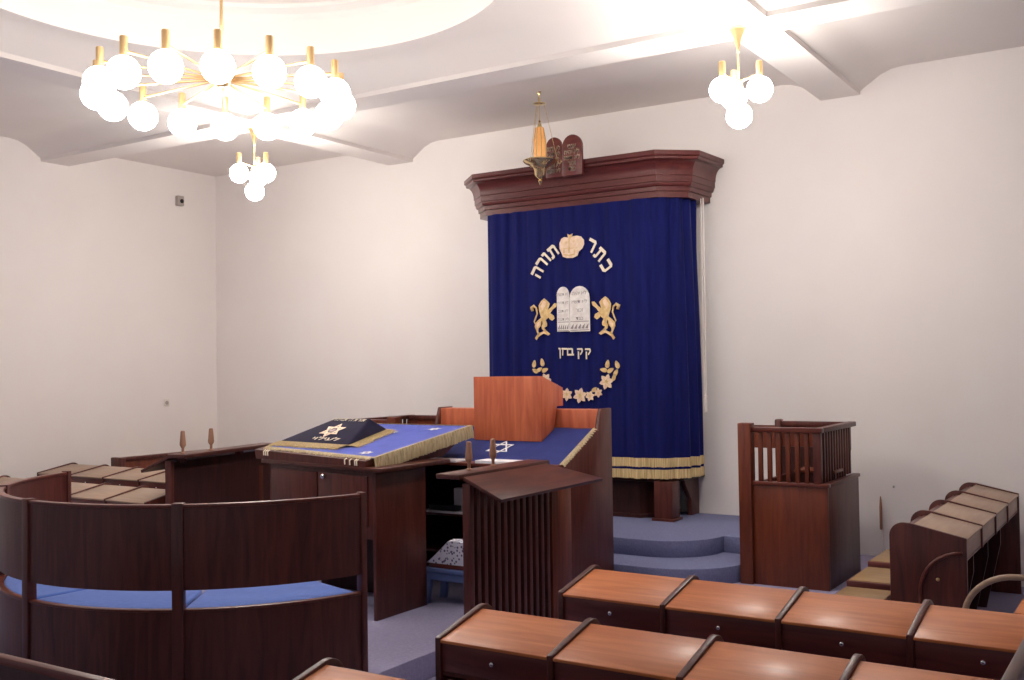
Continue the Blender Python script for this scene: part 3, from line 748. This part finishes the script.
# ------------------------------------------------------------------ pews
def pew(x, y, rz, n, w, label, d=.36, top='lid', h=.80, lobe=.02, flap='flap', knobs=True):
    """a row of desks: local x along the row, local y from the user's side to the back"""
    t = thing('desk_row', label, 'pew', (x, y, 0), rz, 'rows of lidded pew desks')
    k = dict(local=True)
    z0, z1 = h, h+.07; dl = d-.05
    for i in range(n+1):
        xx = i*w
        # divider: follows the slope, flat and rounded at the back
        rr = .085
        top_ = [(-.012, z0+.016), (dl, z1+.018)] + [(dl+lobe+rr*math.sin(a), z1+.02-rr*(1-math.cos(a))) for a in [PI/2*q_/7 for q_ in range(8)]]
        xb = dl+lobe+rr
        ext = i in (0, n)
        pr_ = [(-.012, 0 if ext else z0-.135)] + top_ + [(xb, 0 if ext else z1-.16)]
        if not ext: pr_ += [(dl+.03, z1-.18)]
        dv = MB().prism([(xx-.014, yy, zz) for yy, zz in pr_], (.028, 0, 0), .005).build('end_panel' if ext else 'divider', 'dark', t, angle=35, **k)
        if not ext:
            e = [(.16, 0), (dl+.07, 0), (dl+.07, z1-.1), (.05, z0-.14), (.05, z0-.3)]
            MB().prism([(xx-.012, yy, zz) for yy, zz in e], (.024, 0, 0)).build('support', 'deep', t, **k)
    for i in range(n):
        a, b2 = i*w+.014, (i+1)*w-.014
        MB().prism([(a, -.012, z0-.004), (a, dl, z1-.006), (a, dl, z1+.006), (a, -.012, z0+.009)], (b2-a, 0, 0), .003).build('lid', top, t, **k)
        MB().box(a, b2, dl+.002, dl+.05, z1-.05, z1-.012, .004).build('back_ledge', 'dark', t, **k)
        fl = MB().box(a, b2, .0, .016, z0-.118, z0-.004, .003).build('flap', flap, t, **k)
        if knobs: MB().lathe([(.004, 0), (.004, .006), (.010, .011), (.0105, .016), (.006, .02), (.002, .021)], (0, 0, 0), 14).build('knob', 'chrome', fl, smooth=True, **k)
        if not knobs: pass
        kb = fl.children[0] if knobs else None
        if kb: kb.location = ((a+b2)/2, -.0, z0-.055)
        if kb: kb.rotation_euler = (PI/2, 0, 0)
        MB().box(a, b2, .0, dl+.05, z0-.135, z0-.118).build('desk_bottom', 'dark', t, **k)
        MB().box(a, b2, dl+.05, dl+.07, .0, z1-.02).build('back_panel', 'dark', t, **k)
    return t
pew(-2.55, 4.40, math.radians(-.6), 4, .54, 'row of lidded desks nearest the slatted lectern and the carpeted steps')
pew(-2.56, 3.42, math.radians(-.4), 4, .53, 'front-centre row of pale brown lidded desks, the second from the steps', d=.34)
pew(-2.56, 2.43, 0, 4, .53, 'desk row cut by the bottom edge of the picture, only one corner showing')
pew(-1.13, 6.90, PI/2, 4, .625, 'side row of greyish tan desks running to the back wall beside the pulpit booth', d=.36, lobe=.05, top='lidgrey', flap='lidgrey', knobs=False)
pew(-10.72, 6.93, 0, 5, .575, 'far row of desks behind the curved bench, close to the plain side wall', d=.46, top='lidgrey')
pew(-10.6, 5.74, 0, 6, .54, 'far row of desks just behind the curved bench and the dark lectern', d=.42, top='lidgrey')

# side bench along the left wall, only its end shows
wb = thing('wall_bench', 'dark wooden bench end by the side wall behind the far desk rows', 'bench', (-10.5, 8.6, 0))
MB().box(-10.42, -10.22, 7.64, 7.70, 0, .935, .01).build('end_panel', 'dark', wb)
MB().box(-10.30, -10.26, 7.70, 9.6, 0, .90, .004).build('back_panel', 'booth', wb)
MB().box(-10.33, -10.23, 7.70, 9.6, .90, .935, .006).build('top_rail', 'dark', wb)
MB().box(-10.9, -10.33, 7.70, 9.6, .40, .45, .01).build('seat', 'tan', wb)

# bench back in the near left block
nb = thing('pew_bench', 'nearest dark bench back, its lit top rail crossing the bottom left corner', 'pew', (-3.8, 2.1, 0))
MB().box(-5.2, -2.9, 2.215, 2.255, .845, .875, .006).build('top_rail', 'red', nb)
MB().box(-5.18, -2.92, 2.222, 2.248, .0, .845).build('back_panel', 'deep', nb)
MB().box(-5.18, -2.92, 1.80, 2.222, .40, .44, .01).build('seat', 'tan', nb)
for x in (-5.2, -2.94): MB().box(x, x+.04, 1.80, 2.25, 0, .60, .008).build('end_panel', 'dark', nb)

# flip-up seats to the left of the side row
def seat(y0, y1, z, label):
    t = thing('low_seat', label, 'seat', (-1.8, (y0+y1)/2, 0), 0, 'tan topped low seats beside the side desk row')
    MB().box(-1.95, -1.62, y0, y1, z-.075, z-.006, .006).build('seat_box', 'flap', t)
    MB().box(-1.935, -1.625, y0+.012, y1-.008, z-.01, z, .003).build('seat_lid', 'tan', t)
    MB().box(-1.93, -1.64, y0+.05, y1-.05, 0, z-.07).build('base', 'deep', t)
seat(6.70, 7.22, .385, 'low tan seat nearest the front desk row, mostly hidden behind it')
seat(7.26, 7.80, .42, 'middle tan topped low seat with dark front beside the pulpit booth')
seat(7.84, 8.40, .455, 'far tan topped low seat under the wooden rod on the wall')

# armrests at the right
ar = thing('bentwood_armrest', 'pale bentwood arm curving up from behind the front desk row', 'armrest', (-1.0, 6.4, 0))
pts = [(-1.06, 6.4, 0), (-1.06, 6.4, .40)] + [(-1.06+.28*(1-math.cos(a)), 6.4, .44+.26*math.sin(a)) for a in [PI/2*k/10 for k in range(11)]] + [(-.45, 6.4, .70)]
MB().tube(pts, .017, 10).build('bent_rail', 'bent', ar, smooth=True)
MB().box(-.475, -.425, 6.375, 6.425, 0, .72, .006).build('rear_post', 'dark', ar)
eb = thing('end_seat', 'dark low seat box at the picture edge beside the bentwood arm', 'seat', (-.6, 6.75, 0))
MB().box(-.83, -.3, 6.55, 7.0, .36, .46, .006).build('seat_box', 'flap', eb)
MB().box(-.82, -.31, 6.56, 6.99, .455, .468, .003).build('seat_lid', 'lid', eb)
MB().box(-.80, -.33, 6.6, 6.95, 0, .37).build('base', 'deep', eb)
# curved arm on the end of the side row
ea = thing('curved_grab_rail', 'thin dark curved rail on the end panel of the side desk row', 'rail', (-1.3, 6.86, 0))
pts = [(-1.39, 6.872, .0), (-1.39, 6.872, .45)] + [(-1.39+.25*(1-math.cos(a)), 6.872, .47+.255*math.sin(a)) for a in [PI/2*k/8 for k in range(9)]]
MB().tube(pts, .012, 8).build('bent_rail', 'red', ea, smooth=True)
MB().ball((-1.285, 6.868, .555), .012, 12).build('knob', 'brass', ea, smooth=True)

rl = thing('bench_end_rail', 'slanting wooden bench end rail crossing the bottom right corner', 'rail', (-.4, 3.8, 0))
MB().box(-.42, -.38, 2.9, 3.75, 1.02, 1.06, .006).build('top_rail', 'darky', rl)
MB().box(-.412, -.388, 2.92, 3.74, .0, 1.02).build('end_panel', 'deep', rl)

# ------------------------------------------------------------------ pulpit booths
def booth(o, label, s, xw, wide_back=0., side=True):
    """o: corner on the floor at the front, outer side; s=+1 grows to -x"""
    t = thing('pulpit_booth', label, 'pulpit', o, 0, 'railed pulpit booths beside the ark')
    k = dict(local=True); D_, H, HR = .92, .80, 1.245
    def B(x0, x1, *r): return MB().box(min(-x0*s, -x1*s), max(-x0*s, -x1*s), *r)
    B(0, xw, 0, .03, 0, H, .003).build('front_panel', 'booth', t, **k)
    B(0, .03, .03, D_, 0, H, .003).build('side_panel', 'dark', t, **k)
    B(xw-.03, xw, .03, D_, 0, H, .003).build('side_panel', 'dark', t, **k)
    B(-.012, xw+.01, -.012, .05, H-.012, H+.016, .005).build('front_sill', 'red', t, **k)
    B(-.012, .05, .05, D_+.01, H-.012, H+.016, .005).build('side_sill', 'dark', t, **k)
    B(xw, xw+.105, -.03, .07, 0, HR+.03, .004).build('tall_post', 'booth', t, **k)
    B(.05, .11, .01, .06, H+.016, HR-.035, .003).build('corner_post', 'dark', t, **k)
    B(.035, xw, -.005, .06, HR-.04, HR, .006).build('front_rail', 'red', t, **k)
    B(.035, .10, .06, D_+.10, HR-.04, HR, .006).build('side_rail', 'dark', t, **k)
    n = 6
    for i in range(n):
        x = .125+(xw-.15)*(i+.5)/n
        B(x-.017, x+.017, .015, .045, H+.016, HR-.04, .003).build('baluster', 'booth', t, **k)
    for i in range(11):
        y = .09+(D_-.10)*(i+.5)/11
        B(.05, .08, y-.014, y+.014, H+.016, HR-.04, .003).build('baluster', 'dark', t, **k)
    B(.06-wide_back, xw+.06, D_-.02, D_+.04, HR-.045, HR+.0, .006).build('back_rail', 'dark', t, **k)
    B(.06-wide_back, xw+.34, D_-.0, D_+.02, HR-.24, HR-.04).build('back_board', 'booth', t, **k)
    B(xw+.05, xw+.11, D_-.03, D_+.05, H-.3, HR+.015, .012).build('back_post', 'dark', t, **k)
    B(.10, xw+.05, D_-.02, D_-.0, .3, HR-.22).build('back_panel', 'deep', t, **k)
    B(.04, xw*.62, .35, .60, H+.06, H+.085, .004).build('book_shelf', 'booth', t, **k)
    B(.04, xw*.62, .36, .38, H-.10, H+.06, 0).build('shelf_front', 'deep', t, **k)
    return t
booth((-2.28, 8.02, PF), 'railed wooden pulpit booth with barred rail standing right of the ark', 1, .595)
booth((-7.15, 8.02, PF), 'second railed booth left of the ark, only its rail showing above the table', -1, .56, .0)

# ------------------------------------------------------------------ things on the walls
sn = thing('wall_sensor', 'small grey sensor box high on the side wall near the corner', 'sensor', (XL, 9.07, 4.14))
MB().box(XL, XL+.06, 9.02, 9.12, 4.08, 4.21, .008).build('housing', 'grey', sn)
MB().ball((XL+.06, 9.08, 4.14), .028, 14).build('lens', 'black', sn, smooth=True)
so = thing('wall_socket', 'small white wall socket low on the plain side wall', 'socket', (XL, 8.86, 1.52))
MB().box(XL, XL+.012, 8.82, 8.90, 1.475, 1.565, .004).build('cover_plate', 'plate', so)
MB().lathe([(.024, 0), (.024, .006), (.02, .008)], (0, 0, 0), 16).build('socket_face', 'grey', so, local=True)
so.children[1].location = (.012, 0, 0); so.children[1].rotation_euler = (0, PI/2, 0)
rd = thing('wooden_rod', 'thin wooden rod hanging upright on a cord against the back wall', 'rod', (-2.28, YW-.02, .40))
MB().lathe([(.006, .0), (.013, .01), (.013, .20), (.008, .27), (.004, .30)], (-2.28, YW-.02, .40), 12).build('stick', 'peg', rd)
MB().tube([(-2.28, YW-.006, .45), (-2.275, YW-.006, .18)], .003, 6).build('cord', 'plate', rd)
tag(MB().lathe([(.007, -.01), (.01, 0), (.007, .01)], (-2.165, YW-.012, .79), 10).build('wall_hook', 'grey', None), 'tiny grey hook on the back wall above the wooden rod', 'hook')
pc = thing('pull_cord', 'thin white curtain pull cord with weight hanging beside the ark', 'cord', (-3.80, 9.32, 1.5))
MB().tube([(-3.775, 9.33, 3.5), (-3.778, 9.33, 2.4), (-3.785, 9.33, 1.62)], .006, 6).build('cord', 'plate', pc)
MB().tube([(-3.81, 9.36, 3.5), (-3.815, 9.36, 2.0), (-3.80, 9.34, 1.62)], .005, 6).build('cord', 'plate', pc)
MB().lathe([(.008, -.10), (.017, -.095), (.017, .05), (.006, .06)], (-3.79, 9.33, 1.56), 12).build('weight', 'plate', pc)

# ------------------------------------------------------------------ light, camera
w = bpy.data.worlds.new('world'); bpy.context.scene.world = w; w.use_nodes = True
bg = w.node_tree.nodes['Background']; bg.inputs['Color'].default_value = (.80, .86, 1, 1); bg.inputs['Strength'].default_value = .36

cam = bpy.data.cameras.new('camera'); co = bpy.data.objects.new('camera', cam); C.objects.link(co)
r_, u_, f_ = Vector((.84220831, .5389490, -.01480354)), Vector((.02652889, -.01400128, .99954999)), Vector((-.5384992, .8422220, .0260897))
co.matrix_world = Matrix(((r_.x, u_.x, -f_.x, 0), (r_.y, u_.y, -f_.y, 0), (r_.z, u_.z, -f_.z, 1.91), (0, 0, 0, 1)))
cam.sensor_width = 36; cam.lens = 1039.24/1024*36; cam.clip_start = .05
sc = bpy.context.scene
sc.camera = co
sc.view_settings.view_transform = 'Standard'; sc.view_settings.look = 'None'
sc.view_settings.gamma = 1; sc.view_settings.use_curve_mapping = False; sc.view_settings.exposure = .27
sc.cycles.max_bounces = 10; sc.cycles.diffuse_bounces = 6
